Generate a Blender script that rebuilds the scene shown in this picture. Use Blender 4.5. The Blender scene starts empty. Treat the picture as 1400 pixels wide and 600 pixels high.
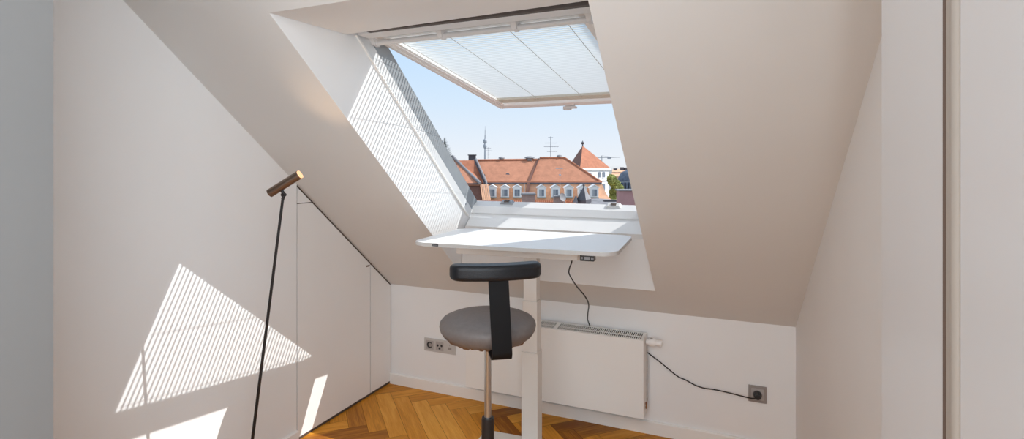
import bpy, bmesh, math, random
from mathutils import Vector, Matrix
random.seed(7)
scene = bpy.context.scene
COL = scene.collection
PI = math.pi

# ------------------------------------------------------------------ materials
def mat(name, col, rough=0.5, metal=0.0, spec=0.5, noise=0.0, nscale=20.0, bump=0.0, bscale=200.0,
        emit=None, estr=0.0, coat=0.0):
    m = bpy.data.materials.new(name); m.use_nodes = True
    nt = m.node_tree; b = nt.nodes['Principled BSDF']
    b.inputs['Base Color'].default_value = (*col, 1)
    b.inputs['Roughness'].default_value = rough
    b.inputs['Metallic'].default_value = metal
    b.inputs['Specular IOR Level'].default_value = spec
    b.inputs['Coat Weight'].default_value = coat
    if emit:
        b.inputs['Emission Color'].default_value = (*emit, 1)
        b.inputs['Emission Strength'].default_value = estr
    tc = nt.nodes.new('ShaderNodeTexCoord')
    if noise > 0:
        n = nt.nodes.new('ShaderNodeTexNoise'); n.inputs['Scale'].default_value = nscale
        n.inputs['Detail'].default_value = 5
        nt.links.new(tc.outputs['Object'], n.inputs['Vector'])
        r = nt.nodes.new('ShaderNodeMapRange')
        r.inputs['From Min'].default_value = 0.3; r.inputs['From Max'].default_value = 0.7
        r.inputs['To Min'].default_value = 1 - noise; r.inputs['To Max'].default_value = 1 + noise
        nt.links.new(n.outputs['Fac'], r.inputs['Value'])
        mx = nt.nodes.new('ShaderNodeVectorMath'); mx.operation = 'SCALE'
        mx.inputs[0].default_value = col
        nt.links.new(r.outputs['Result'], mx.inputs['Scale'])
        nt.links.new(mx.outputs['Vector'], b.inputs['Base Color'])
    if bump > 0:
        n2 = nt.nodes.new('ShaderNodeTexNoise'); n2.inputs['Scale'].default_value = bscale
        nt.links.new(tc.outputs['Object'], n2.inputs['Vector'])
        bp = nt.nodes.new('ShaderNodeBump'); bp.inputs['Strength'].default_value = bump
        bp.inputs['Distance'].default_value = 0.002
        nt.links.new(n2.outputs['Fac'], bp.inputs['Height'])
        nt.links.new(bp.outputs['Normal'], b.inputs['Normal'])
    return m

def glass_mat(name, refl=0.07, tint=(0.97, 0.99, 1.0)):
    m = bpy.data.materials.new(name); m.use_nodes = True
    nt = m.node_tree; nt.nodes.remove(nt.nodes['Principled BSDF'])
    out = nt.nodes['Material Output']
    t = nt.nodes.new('ShaderNodeBsdfTransparent'); t.inputs['Color'].default_value = (*tint, 1)
    g = nt.nodes.new('ShaderNodeBsdfGlossy'); g.inputs['Roughness'].default_value = 0.02
    mx = nt.nodes.new('ShaderNodeMixShader'); mx.inputs[0].default_value = refl
    nt.links.new(t.outputs[0], mx.inputs[1]); nt.links.new(g.outputs[0], mx.inputs[2])
    nt.links.new(mx.outputs[0], out.inputs['Surface'])
    return m

def wood_floor():
    m = bpy.data.materials.new('oak_herringbone'); m.use_nodes = True
    nt = m.node_tree; b = nt.nodes['Principled BSDF']
    at = nt.nodes.new('ShaderNodeAttribute'); at.attribute_name = 'tone'
    uv = nt.nodes.new('ShaderNodeUVMap'); uv.uv_map = 'UVMap'
    mp = nt.nodes.new('ShaderNodeMapping'); mp.inputs['Scale'].default_value = (3.0, 34.0, 1)
    nt.links.new(uv.outputs[0], mp.inputs['Vector'])
    n = nt.nodes.new('ShaderNodeTexNoise'); n.inputs['Scale'].default_value = 1.0
    n.inputs['Detail'].default_value = 6; n.inputs['Roughness'].default_value = 0.62
    n.inputs['Distortion'].default_value = 0.8
    nt.links.new(mp.outputs[0], n.inputs['Vector'])
    mp2 = nt.nodes.new('ShaderNodeMapping'); mp2.inputs['Scale'].default_value = (8.0, 210.0, 1)
    nt.links.new(uv.outputs[0], mp2.inputs['Vector'])
    n2 = nt.nodes.new('ShaderNodeTexNoise'); n2.inputs['Scale'].default_value = 1.0
    n2.inputs['Detail'].default_value = 3
    nt.links.new(mp2.outputs[0], n2.inputs['Vector'])
    a1 = nt.nodes.new('ShaderNodeMath'); a1.operation = 'MULTIPLY_ADD'
    a1.inputs[1].default_value = 0.55
    nt.links.new(n.outputs['Fac'], a1.inputs[0])
    a2 = nt.nodes.new('ShaderNodeMath'); a2.operation = 'MULTIPLY_ADD'
    a2.inputs[1].default_value = 0.26
    nt.links.new(n2.outputs['Fac'], a2.inputs[0]); nt.links.new(at.outputs['Fac'], a2.inputs[2])
    nt.links.new(a2.outputs[0], a1.inputs[2])
    cr = nt.nodes.new('ShaderNodeValToRGB')
    e = cr.color_ramp.elements
    e[0].position = 0.38; e[0].color = (0.27, 0.088, 0.010, 1)
    e[1].position = 1.0; e[1].color = (0.92, 0.48, 0.09, 1)
    k = cr.color_ramp.elements.new(0.68); k.color = (0.68, 0.285, 0.028, 1)
    nt.links.new(a1.outputs[0], cr.inputs[0])
    nt.links.new(cr.outputs[0], b.inputs['Base Color'])
    b.inputs['Roughness'].default_value = 0.45; b.inputs['Specular IOR Level'].default_value = 0.2
    bp = nt.nodes.new('ShaderNodeBump'); bp.inputs['Strength'].default_value = 0.08
    bp.inputs['Distance'].default_value = 0.001
    nt.links.new(n2.outputs['Fac'], bp.inputs['Height']); nt.links.new(bp.outputs[0], b.inputs['Normal'])
    return m

def tile_mat(name, col, sx=3.2, sz=4.5, dark=0.72):
    """clay roof tiles: rows and columns of fine ribs, with blotchy weathering"""
    m = bpy.data.materials.new(name); m.use_nodes = True
    nt = m.node_tree; b = nt.nodes['Principled BSDF']; b.inputs['Roughness'].default_value = 0.85
    tc = nt.nodes.new('ShaderNodeTexCoord')
    n = nt.nodes.new('ShaderNodeTexNoise'); n.inputs['Scale'].default_value = 1.4; n.inputs['Detail'].default_value = 8
    n.inputs['Roughness'].default_value = 0.7
    nt.links.new(tc.outputs['Object'], n.inputs['Vector'])
    w = nt.nodes.new('ShaderNodeTexWave'); w.wave_type = 'BANDS'; w.bands_direction = 'Z'
    w.inputs['Scale'].default_value = sz; w.inputs['Distortion'].default_value = 0.4
    nt.links.new(tc.outputs['Object'], w.inputs['Vector'])
    a = nt.nodes.new('ShaderNodeMath'); a.operation = 'MULTIPLY_ADD'; a.inputs[1].default_value = 0.25
    nt.links.new(w.outputs['Fac'], a.inputs[0]); nt.links.new(n.outputs['Fac'], a.inputs[2])
    cr = nt.nodes.new('ShaderNodeValToRGB')
    cr.color_ramp.elements[0].position = 0.38; cr.color_ramp.elements[0].color = (*[c * dark for c in col], 1)
    cr.color_ramp.elements[1].position = 0.85; cr.color_ramp.elements[1].color = (*[min(1, c * 1.16) for c in col], 1)
    nt.links.new(a.outputs[0], cr.inputs[0]); nt.links.new(cr.outputs[0], b.inputs['Base Color'])
    return m

def brick_mat(name, c1, c2, mortar):
    m = bpy.data.materials.new(name); m.use_nodes = True
    nt = m.node_tree; b = nt.nodes['Principled BSDF']; b.inputs['Roughness'].default_value = 0.9
    tc = nt.nodes.new('ShaderNodeTexCoord')
    mp = nt.nodes.new('ShaderNodeMapping'); mp.inputs['Rotation'].default_value = (PI / 2, 0, 0)
    nt.links.new(tc.outputs['Object'], mp.inputs['Vector'])
    br = nt.nodes.new('ShaderNodeTexBrick'); br.inputs['Scale'].default_value = 4
    br.inputs['Color1'].default_value = (*c1, 1); br.inputs['Color2'].default_value = (*c2, 1)
    br.inputs['Mortar'].default_value = (*mortar, 1)
    nt.links.new(mp.outputs[0], br.inputs['Vector']); nt.links.new(br.outputs[0], b.inputs['Base Color'])
    return m

M = dict(
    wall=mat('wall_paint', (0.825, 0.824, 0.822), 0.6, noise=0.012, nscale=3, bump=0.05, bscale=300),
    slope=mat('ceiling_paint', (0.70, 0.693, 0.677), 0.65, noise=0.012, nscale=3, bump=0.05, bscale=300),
    lining=mat('lining_paint', (0.77, 0.77, 0.765), 0.5, noise=0.01, nscale=4),
    gloss=mat('white_lacquer', (0.71, 0.71, 0.72), 0.3, noise=0.01, nscale=2),
    jamb=mat('jamb_shaded_paint', (0.19, 0.188, 0.185), 0.5, noise=0.01, nscale=3),  # wall paint darkened, the jamb's shade put into the colour
    base=mat('baseboard_paint', (0.84, 0.82, 0.79), 0.4),
    cupboard=mat('cupboard_lacquer', (0.82, 0.81, 0.80), 0.5, noise=0.01, nscale=3),
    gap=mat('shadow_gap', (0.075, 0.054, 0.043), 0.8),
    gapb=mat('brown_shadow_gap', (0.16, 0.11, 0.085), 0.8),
    seal=mat('beige_seal', (0.42, 0.375, 0.33), 0.5),
    frame=mat('window_white', (0.68, 0.675, 0.67), 0.35),
    sash=mat('sash_offwhite', (0.80, 0.75, 0.71), 0.4),
    flash=mat('flashing_grey', (0.27, 0.285, 0.30), 0.45, noise=0.05, nscale=12),
    gasket=mat('gasket_brown', (0.09, 0.07, 0.06), 0.7),
    slat=mat('blind_white', (0.80, 0.795, 0.765), 0.4),
    rail=mat('blind_beige', (0.62, 0.58, 0.48), 0.5),
    cord=mat('blind_cord', (0.45, 0.42, 0.36), 0.7),
    glass=glass_mat('sash_glass', 0.05),
    bar=mat('control_bar', (0.62, 0.61, 0.60), 0.35),
    plate=mat('striker_grey', (0.33, 0.34, 0.36), 0.4, metal=0.5),
    desk=mat('desk_laminate', (0.88, 0.885, 0.89), 0.38, noise=0.008, nscale=6),
    deskedge=mat('desk_frame_white', (0.74, 0.715, 0.68), 0.42),
    deskside=mat('desk_edge_band', (0.56, 0.55, 0.535), 0.45),
    black=mat('black_plastic', (0.018, 0.018, 0.02), 0.38),
    button=mat('button_grey', (0.25, 0.25, 0.26), 0.4),
    fabric=mat('grey_vinyl', (0.165, 0.143, 0.136), 0.5, noise=0.08, nscale=60, bump=0.3, bscale=400),
    blackfab=mat('black_vinyl', (0.010, 0.011, 0.014), 0.42, spec=0.35, noise=0.15, nscale=120, bump=0.25, bscale=350),
    steelblk=mat('black_steel', (0.006, 0.006, 0.007), 0.5, spec=0.2),
    under=mat('seat_underside', (0.20, 0.11, 0.06), 0.8, noise=0.3, nscale=40),
    chrome=mat('chrome', (0.50, 0.485, 0.47), 0.28, metal=0.85),
    rad=mat('radiator_enamel', (0.84, 0.825, 0.80), 0.33),
    dark=mat('radiator_inside_shade', (0.10, 0.085, 0.08), 0.8),  # inner parts coloured dark to give the grille slots their shade
    valve=mat('valve_white', (0.85, 0.83, 0.81), 0.35),
    copper=mat('brass_valve', (0.35, 0.20, 0.12), 0.35, metal=0.8),
    socketw=mat('socket_silver', (0.52, 0.50, 0.48), 0.4),
    socketg=mat('socket_grey', (0.30, 0.27, 0.255), 0.4),
    inset=mat('socket_inset', (0.40, 0.37, 0.355), 0.4),
    cable=mat('cable_black', (0.012, 0.012, 0.013), 0.5),
    bronze=mat('lamp_bronze', (0.21, 0.15, 0.115), 0.32, metal=0.75, noise=0.05, nscale=20),
    lampblk=mat('lamp_black', (0.02, 0.017, 0.017), 0.45, metal=0.3),
    lens=mat('lamp_lens', (0.8, 0.5, 0.3), 0.4, emit=(1.0, 0.58, 0.28), estr=0.85),
    floor=wood_floor(),
    sub=mat('floor_joint', (0.05, 0.02, 0.006), 0.9),
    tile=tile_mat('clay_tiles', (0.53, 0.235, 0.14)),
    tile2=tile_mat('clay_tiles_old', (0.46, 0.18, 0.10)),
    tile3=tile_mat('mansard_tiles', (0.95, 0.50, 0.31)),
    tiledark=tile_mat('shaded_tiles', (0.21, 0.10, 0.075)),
    lead=mat('lead_flashing', (0.26, 0.25, 0.26), 0.6, noise=0.15, nscale=3),
    leadd=mat('dark_flashing', (0.09, 0.085, 0.10), 0.6, noise=0.2, nscale=3),
    render=mat('house_render', (0.86, 0.85, 0.85), 0.85, noise=0.04, nscale=1),
    dormer=mat('dormer_white', (0.90, 0.89, 0.88), 0.7),
    pane=mat('far_glass', (0.20, 0.23, 0.28), 0.15),
    curtain=mat('far_curtain', (0.42, 0.44, 0.47), 0.6),
    sill=mat('dormer_sill', (0.24, 0.21, 0.15), 0.8),
    pink=mat('pink_render', (0.44, 0.25, 0.25), 0.85, noise=0.08, nscale=2),
    slate=mat('slate_blue', (0.10, 0.125, 0.17), 0.5, noise=0.35, nscale=2),
    brick=brick_mat('chimney_brick', (0.42, 0.26, 0.22), (0.34, 0.22, 0.20), (0.42, 0.36, 0.33)),
    concrete=mat('tv_concrete', (0.42, 0.44, 0.48), 0.9),
    metalg=mat('antenna_metal', (0.36, 0.37, 0.40), 0.5, metal=0.2),
    leaf=mat('tree_leaf', (0.33, 0.36, 0.10), 0.8, noise=0.5, nscale=0.9),
    conifer=mat('conifer_needles', (0.055, 0.085, 0.075), 0.85, noise=0.3, nscale=2),
    bark=mat('bark', (0.12, 0.08, 0.05), 0.9),
    ground=mat('street_ground', (0.25, 0.24, 0.22), 0.95, noise=0.1, nscale=0.2),
)

# ------------------------------------------------------------------ helpers
def link(o, parent=None):
    COL.objects.link(o)
    if parent is not None:
        o.parent = parent
    return o

def obj(name, bm, m, parent=None, smooth=False, origin=None):
    """one mesh object; vertices are given in world space, origin moves the object's own origin"""
    me = bpy.data.meshes.new(name)
    base = Vector(parent['_o']) if parent is not None else Vector((0, 0, 0))
    off = Vector(origin) if origin is not None else base
    bmesh.ops.translate(bm, verts=bm.verts, vec=-off)
    bmesh.ops.recalc_face_normals(bm, faces=bm.faces)
    bm.to_mesh(me); bm.free()
    for mm in (m if isinstance(m, (list, tuple)) else [m]):
        me.materials.append(mm)
    if smooth:
        for p in me.polygons: p.use_smooth = True
        try: me.set_sharp_from_angle(angle=math.radians(38))
        except Exception: pass
    o = bpy.data.objects.new(name, me)
    if smooth and len(me.polygons) > 6:
        wn = o.modifiers.new('weighted_normal', 'WEIGHTED_NORMAL'); wn.keep_sharp = True
    o['_o'] = list(off)
    o.location = off - base
    return link(o, parent)

def empty(name, loc):
    o = bpy.data.objects.new(name, None); o.location = loc; o.empty_display_size = 0.05
    o['_o'] = list(loc)
    return link(o)

def tag(o, label, cat, group=None):
    o['label'] = label; o['category'] = cat
    if group: o['group'] = group
    return o

def struct(o):
    o['kind'] = 'structure'; return o

def thing(name, label, cat, loc, group=None):
    return tag(empty(name, loc), label, cat, group)

def B(): return bmesh.new()

def poly(bm, pts, mi=0):
    f = bm.faces.new([bm.verts.new(p) for p in pts]); f.material_index = mi; return f

def hexa(bm, p, mi=0):
    """8 points: bottom loop 0-3, top loop 4-7"""
    v = [bm.verts.new(q) for q in p]
    fs = []
    for idx in ((3, 2, 1, 0), (4, 5, 6, 7), (0, 1, 5, 4), (1, 2, 6, 5), (2, 3, 7, 6), (3, 0, 4, 7)):
        f = bm.faces.new([v[i] for i in idx]); f.material_index = mi; fs.append(f)
    return fs

def box(bm, x0, x1, y0, y1, z0, z1, bev=0.0, seg=2, mi=0):
    fs = hexa(bm, [(x0, y0, z0), (x1, y0, z0), (x1, y1, z0), (x0, y1, z0),
                   (x0, y0, z1), (x1, y0, z1), (x1, y1, z1), (x0, y1, z1)], mi)
    if bev > 0:
        es = list({e for f in fs for e in f.edges})
        bmesh.ops.bevel(bm, geom=es, offset=bev, segments=seg, profile=0.5, affect='EDGES')

def prism(bm, pts, vec, mi=0):
    """extrude a planar polygon by vec"""
    vec = Vector(vec); n = len(pts)
    a = [bm.verts.new(p) for p in pts]; b = [bm.verts.new(Vector(p) + vec) for p in pts]
    bm.faces.new(a).material_index = mi; bm.faces.new(b[::-1]).material_index = mi
    for i in range(n):
        bm.faces.new([a[i], a[(i + 1) % n], b[(i + 1) % n], b[i]]).material_index = mi

def tube(bm, pts, r, seg=12, caps=True, mi=0):
    pts = [Vector(p) for p in pts]; n = len(pts)
    rs = r if isinstance(r, (list, tuple)) else [r] * n
    rings = []; up = None
    for i, p in enumerate(pts):
        t = (pts[min(i + 1, n - 1)] - pts[max(i - 1, 0)]).normalized()
        if up is None:
            up = Vector((0, 0, 1)) if abs(t.z) < 0.9 else Vector((1, 0, 0))
        a = (up - t * up.dot(t)).normalized(); b = t.cross(a); up = a
        rings.append([bm.verts.new(p + rs[i] * (math.cos(2 * PI * k / seg) * a + math.sin(2 * PI * k / seg) * b)) for k in range(seg)])
    for i in range(n - 1):
        for k in range(seg):
            bm.faces.new([rings[i][k], rings[i][(k + 1) % seg], rings[i + 1][(k + 1) % seg], rings[i + 1][k]]).material_index = mi
    if caps:
        bm.faces.new(rings[0][::-1]).material_index = mi; bm.faces.new(rings[-1]).material_index = mi

def lathe(bm, prof, c, seg=40, ax=None, mi=0):
    """prof: (radius, height) list turned about axis ax (default Z) through c"""
    c = Vector(c); az = Vector(ax).normalized() if ax is not None else Vector((0, 0, 1))
    a = az.orthogonal().normalized(); b = az.cross(a)
    rings = []
    for (r, h) in prof:
        if r < 1e-6: rings.append([bm.verts.new(c + az * h)])
        else: rings.append([bm.verts.new(c + az * h + r * (math.cos(2 * PI * k / seg) * a + math.sin(2 * PI * k / seg) * b)) for k in range(seg)])
    for i in range(len(rings) - 1):
        A, Bq = rings[i], rings[i + 1]
        for k in range(seg):
            k2 = (k + 1) % seg
            if len(A) == 1 and len(Bq) == 1: continue
            if len(A) == 1: f = bm.faces.new([A[0], Bq[k], Bq[k2]])
            elif len(Bq) == 1: f = bm.faces.new([A[k], A[k2], Bq[0]])
            else: f = bm.faces.new([A[k], A[k2], Bq[k2], Bq[k]])
            f.material_index = mi
    if len(rings[0]) > 1: bm.faces.new(rings[0][::-1]).material_index = mi
    if len(rings[-1]) > 1: bm.faces.new(rings[-1]).material_index = mi

def smooth_path(pts, n=8):
    """Catmull-Rom through the points"""
    P = [Vector(p) for p in pts]; out = []
    for i in range(len(P) - 1):
        p0 = P[max(i - 1, 0)]; p1 = P[i]; p2 = P[i + 1]; p3 = P[min(i + 2, len(P) - 1)]
        for k in range(n):
            t = k / n
            out.append(0.5 * ((2 * p1) + (p2 - p0) * t + (2 * p0 - 5 * p1 + 4 * p2 - p3) * t * t + (3 * p1 - p0 - 3 * p2 + p3) * t ** 3))
    out.append(P[-1]); return out

# ------------------------------------------------------------------ camera
FPX, CX, CY = 725.0, 700.0, 226.0
YAW = math.atan(310 / 725)
EYE = Vector((0, 0, 1.40))
FW = Vector((-math.sin(YAW), math.cos(YAW), 0)); RT = Vector((math.cos(YAW), math.sin(YAW), 0))
cd = bpy.data.cameras.new('camera'); cam = bpy.data.objects.new('camera', cd); COL.objects.link(cam)
cam.location = EYE; cam.rotation_euler = (PI / 2, 0, YAW)
cd.sensor_fit = 'HORIZONTAL'; cd.sensor_width = 36.0; cd.lens = FPX / 1400 * 36
cd.shift_x = 0.0; cd.shift_y = (CY - 300) / 1400
cd.clip_start = 0.02; cd.clip_end = 5000
scene.camera = cam

# ------------------------------------------------------------------ the room
XL, YB, KZ, SL = -2.06, 2.836, 0.635, 0.844        # left wall, knee wall, knee height, slope
def ceil_z(y): return KZ + SL * (YB - y)
ZT = 2.50; YT = YB - (ZT - KZ) / SL                # flat ceiling from here backwards
XR0, XR1 = 0.248, 0.335                            # right wall runs slightly askew
RX0, RX1 = -1.455, -0.375                          # roof window reveal at the ceiling
RY0, RY1 = 1.321, 2.657
FX0, FX1 = -1.42, -0.41                            # inner faces of the window frame

# floor: herringbone planks, each with its own tone
def make_floor():
    W, n = 0.092, 6; L = W * n
    o = Vector((-1.911, 2.648, 0)); e1 = Vector((.70711, -.70711, 0)); e2 = Vector((.70711, .70711, 0))
    bm = B(); uvl = bm.loops.layers.uv.new('UVMap'); tl = bm.loops.layers.float_color.new('tone')
    g = 0.0007
    def plank(a0, a1, b0, b1, along):
        cs = [(a0 * W + g, b0 * W + g), (a1 * W - g, b0 * W + g), (a1 * W - g, b1 * W - g), (a0 * W + g, b1 * W - g)]
        pts = [o + e1 * a + e2 * b for a, b in cs]
        c = sum(pts, Vector()) / 4
        if not (-2.7 < c.x < 1.0 and -2.1 < c.y < 3.4): return
        f = bm.faces.new([bm.verts.new(p) for p in pts])
        t = random.gauss(0.22, 0.12); ox, oy = random.random() * 50, random.random() * 50
        for l, (a, b) in zip(f.loops, cs):
            u, v = (a, b) if along else (b, a)
            l[uvl].uv = (u + ox, v + oy); l[tl] = (t, t, t, 1)
    for q in range(-12, 13):
        for t in range(-60, 61):
            a, b = t + q * n, t - q * n
            plank(a, a + n, b, b + 1, True)
            plank(a + n, a + n + 1, b - n + 1, b + 1, False)
    for co, no in (((XL - .02, 0, 0), (-1, 0, 0)), ((0.50, 0, 0), (1, 0, 0)), ((0, YB, 0), (0, 1, 0)), ((0, -1.6, 0), (0, -1, 0))):
        bmesh.ops.bisect_plane(bm, geom=bm.verts[:] + bm.edges[:] + bm.faces[:], plane_co=co, plane_no=no, clear_outer=True)
    f = poly(bm, [(XL - .02, -1.6, -0.002), (0.5, -1.6, -0.002), (0.5, YB, -0.002), (XL - .02, YB, -0.002)], 1)
    return struct(obj('floor', bm, [M['floor'], M['sub']]))
make_floor()

# ceiling: the slope with the hole for the roof window, the flat part behind, and the roof skin outside
bm = B()
def onsl(x, y): return (x, y, ceil_z(y))
X9 = 0.5
poly(bm, [onsl(XL - .012, YT), onsl(RX0, YT), onsl(RX0, YB), onsl(XL - .012, YB)])
poly(bm, [onsl(RX0, YT), onsl(RX1, YT), onsl(RX1, RY0), onsl(RX0, RY0)])
poly(bm, [onsl(RX0, RY1), onsl(RX1, RY1), onsl(RX1, YB), onsl(RX0, YB)])
poly(bm, [onsl(RX1, YT), onsl(X9, YT), onsl(X9, YB), onsl(RX1, YB)])
poly(bm, [(XL, -1.6, ZT), (X9, -1.6, ZT), (X9, YT, ZT), (XL, YT, ZT)])
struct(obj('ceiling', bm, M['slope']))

NO = Vector((0, 0.645, 0.7642)); SD = Vector((0, 0.7642, -0.645)); R0 = Vector((0, RY0, ceil_z(RY0)))
def rp(x, s, o):
    p = R0 + SD * s + NO * o; return Vector((x, p.y, p.z))
def rbox(bm, x0, x1, s0, s1, o0, o1, mi=0):
    hexa(bm, [rp(x0, s0, o0), rp(x1, s0, o0), rp(x1, s1, o0), rp(x0, s1, o0),
              rp(x0, s0, o1), rp(x1, s0, o1), rp(x1, s1, o1), rp(x0, s1, o1)], mi)

# roof skin outside
bm = B()
rbox(bm, XL - .2, FX0 - .08, -1.2, 2.3, .30, .33); rbox(bm, FX1 + .08, 1.2, -1.2, 2.3, .30, .33)
rbox(bm, FX0 - .08, FX1 + .08, -1.2, .21, .30, .33); rbox(bm, FX0 - .08, FX1 + .08, 1.64, 2.3, .30, .33)
struct(obj('trim_roof_skin', bm, M['tile2']))

# walls
bm = B()
yc = 2.0425                                         # cupboard starts here
prism(bm, [(XL, .60, 0), (XL, yc, 0), (XL, yc, ceil_z(yc)), (XL, YT, ZT), (XL, .60, ZT)], (-0.04, 0, 0))
struct(obj('wall_left', bm, M['wall']))
bm = B(); prism(bm, [(XL - .12, YB, -.01), (X9, YB, -.01), (X9, YB, KZ), (XL - .12, YB, KZ)], (0, .05, 0))
struct(obj('wall_back', bm, M['wall']))
bm = B()
ya = 0.55; xa = XR0 + (XR1 - XR0) / (YB - 1.34) * (YB - ya)
prism(bm, [(XR0, YB, 0), (xa, ya, 0), (xa, ya, ZT), (xa + (XR0 - xa) * (YT - ya) / (YB - ya), YT, ZT), (XR0, YB, KZ)], (0.05, 0, 0))
struct(obj('wall_right', bm, M['wall']))
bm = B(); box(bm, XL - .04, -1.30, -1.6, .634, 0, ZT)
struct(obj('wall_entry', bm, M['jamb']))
bm = B(); box(bm, -1.30, X9, -1.65, -1.6, 0, ZT)
struct(obj('wall_rear', bm, M['wall']))
# lacquered door lining on the right with a dark strip coloured as its groove's shade, and rounded seal
JX = 0.2075
bm = B(); box(bm, JX, .40, .726, 1.0, 0, ZT, .0012)
struct(obj('trim_1', bm, M['gloss'], smooth=True))
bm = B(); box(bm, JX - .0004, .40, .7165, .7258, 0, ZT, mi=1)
box(bm, JX, .40, .7045, .7165, 0, ZT)
tube(bm, [(JX + .0105, .690, 0), (JX + .0105, .690, ZT)], .0143, 24)
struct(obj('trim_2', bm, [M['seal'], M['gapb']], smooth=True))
bm = B(); box(bm, JX, .40, .6448, .6755, 0, ZT)
box(bm, JX, .40, -1.6, .6448, 0, ZT)
struct(obj('trim_3', bm, M['gloss'], smooth=True))
# baseboards
bm = B()
prism(bm, [(XL, YB, 0), (XL, YB - .014, 0), (XL, YB - .014, .062), (XL, YB - .010, .066), (XL, YB, .066)], (XR0 - XL - .001, 0, 0))
struct(obj('baseboard_back', bm, M['base']))
bm = B()
prism(bm, [(XL, .634, 0), (XL + .014, .634, 0), (XL + .014, .634, .054), (XL + .010, .634, .058), (XL, .634, .058)], (0, yc - .634, 0))
struct(obj('baseboard_left', bm, M['base']))

# ------------------------------------------------------------------ roof window
T1L = (1.663, 1.915); T1R = (1.617, 1.915); S0 = (1.719, 1.930); S1_ = (2.738, 1.1305); A_ = (2.655, 1.060)
bm = B()
for xo, xi, T1 in ((RX0, FX0, T1L), (RX1, FX1, T1R)):            # the cheeks taper to the frame
    poly(bm, [(xo, RY0, ceil_z(RY0)), (xi, *T1), (xi, *S0), (xi, *S1_), (xi, *A_), (xo, RY1, ceil_z(RY1))][::1])
poly(bm, [(RX0, RY0, ceil_z(RY0)), (RX1, RY0, ceil_z(RY0)), (FX1, *T1R), (FX0, *T1L)])
poly(bm, [(FX0, *T1L), (FX1, *T1R), (FX1, T1R[0] + .006, T1R[1] + .03), (FX0, T1L[0] + .006, T1L[1] + .03)])
poly(bm, [(RX0, RY1, ceil_z(RY1)), (RX1, RY1, ceil_z(RY1)), (FX1, *A_), (FX0, *A_)])
poly(bm, [(FX0, *A_), (FX1, *A_), (FX1, *S1_), (FX0, *S1_)])
bmesh.ops.triangulate(bm, faces=[f for f in bm.faces if len(f.verts) > 4])
box(bm, FX0, FX1, 2.6485, 2.6556, 1.036, 1.0598, mi=1)
struct(obj('trim_4', bm, [M['lining'], M['bar']]))

win = struct(empty('window_1', (-.915, 2.2, 1.55)))
FS0, FS1 = 0.295, 1.5506
bm = B()
rbox(bm, FX0 - .075, FX0, FS0 - .08, FS1 + .09, .268, .322)
rbox(bm, FX1, FX1 + .075, FS0 - .08, FS1 + .09, .268, .322)
rbox(bm, FX0, FX1, FS0 - .08, FS0 - .02, .268, .45)
box(bm, FX0 + .03, FX1, 1.696, 1.76, 1.9175, 1.95)
prism(bm, [(FX0, 2.721, 1.1265), (FX0, 2.745, 1.164), (FX0, 2.80, 1.1915), (FX0, 2.812, 1.178), (FX0, 2.84, 1.08), (FX0, 2.76, 1.1265)], (FX1 - FX0, 0, 0))
obj('window_frame', bm, M['frame'], win)
bm = B()                                            # narrow bead along the seam of lining and frame
rbox(bm, FX0 - .002, FX0 + .006, FS0, FS1, .262, .270); rbox(bm, FX1 - .006, FX1 + .002, FS0, FS1, .262, .270)
obj('frame_bead', bm, M['base'], win)
bm = B()
rbox(bm, FX0 - .085, FX0, FS0 - .09, FS1 + .05, .3225, .400); rbox(bm, FX1, FX1 + .085, FS0 - .09, FS1 + .05, .3225, .400)
obj('flashing', bm, M['flash'], win)
bm = B()
rbox(bm, FX0, FX1, FS0 - .02, FS0 - .005, .27, .40)
box(bm, -1.33, FX1, 1.674, 1.70, 1.9195, 1.945)
obj('gasket', bm, M['gasket'], win)
bm = B(); hexa(bm, [(FX0 - .08, 1.70, 2.09), (FX1 + .08, 1.70, 2.09), (FX1 + .08, 1.86, 2.088), (FX0 - .08, 1.86, 2.088), (FX0 - .08, 1.70, 2.11), (FX1 + .08, 1.70, 2.11), (FX1 + .08, 1.86, 2.10), (FX0 - .08, 1.86, 2.10)])
obj('hinge_gap_cover', bm, M['flash'], win)  # added unseen cover, keeps sun from leaking through the hinge gap
for xc in (-1.22, -.606):                           # striker plates on the bottom frame
    bm = B()
    pl = [(2.770, 1.1765), (2.799, 1.1910)]; up_ = Vector((0, -.006, .011))
    lo = [(xc - .040, *pl[0]), (xc + .040, *pl[0]), (xc + .040, *pl[1]), (xc - .040, *pl[1])]
    hi = [Vector((xc - .030, *pl[0])) + up_, Vector((xc + .030, *pl[0])) + up_, Vector((xc + .030, *pl[1])) + up_, Vector((xc - .030, *pl[1])) + up_]
    hexa(bm, lo + hi)
    sp_ = obj('striker_plate', bm, M['plate'] if xc < -1 else M['bar'], win)
    bm = B(); m_ = Vector((xc, 2.783, 1.183)) + up_
    hexa(bm, [m_ + Vector((-.014, -.008, -.004)), m_ + Vector((.014, -.008, -.004)), m_ + Vector((.014, .008, .004)), m_ + Vector((-.014, .008, .004)),
              m_ + Vector((-.014, -.010, .000)), m_ + Vector((.014, -.010, .000)), m_ + Vector((.014, .006, .008)), m_ + Vector((-.014, .006, .008))])
    obj('striker_slot', bm, M['gasket'], sp_)
bm = B(); lathe(bm, [(.0, 0), (.006, 0), (.006, .002), (0, .003)], rp(FX0 + .0005, FS1 - .06, .30), 14, (1, 0, 0))
obj('frame_screw', bm, M['plate'], win)

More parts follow.
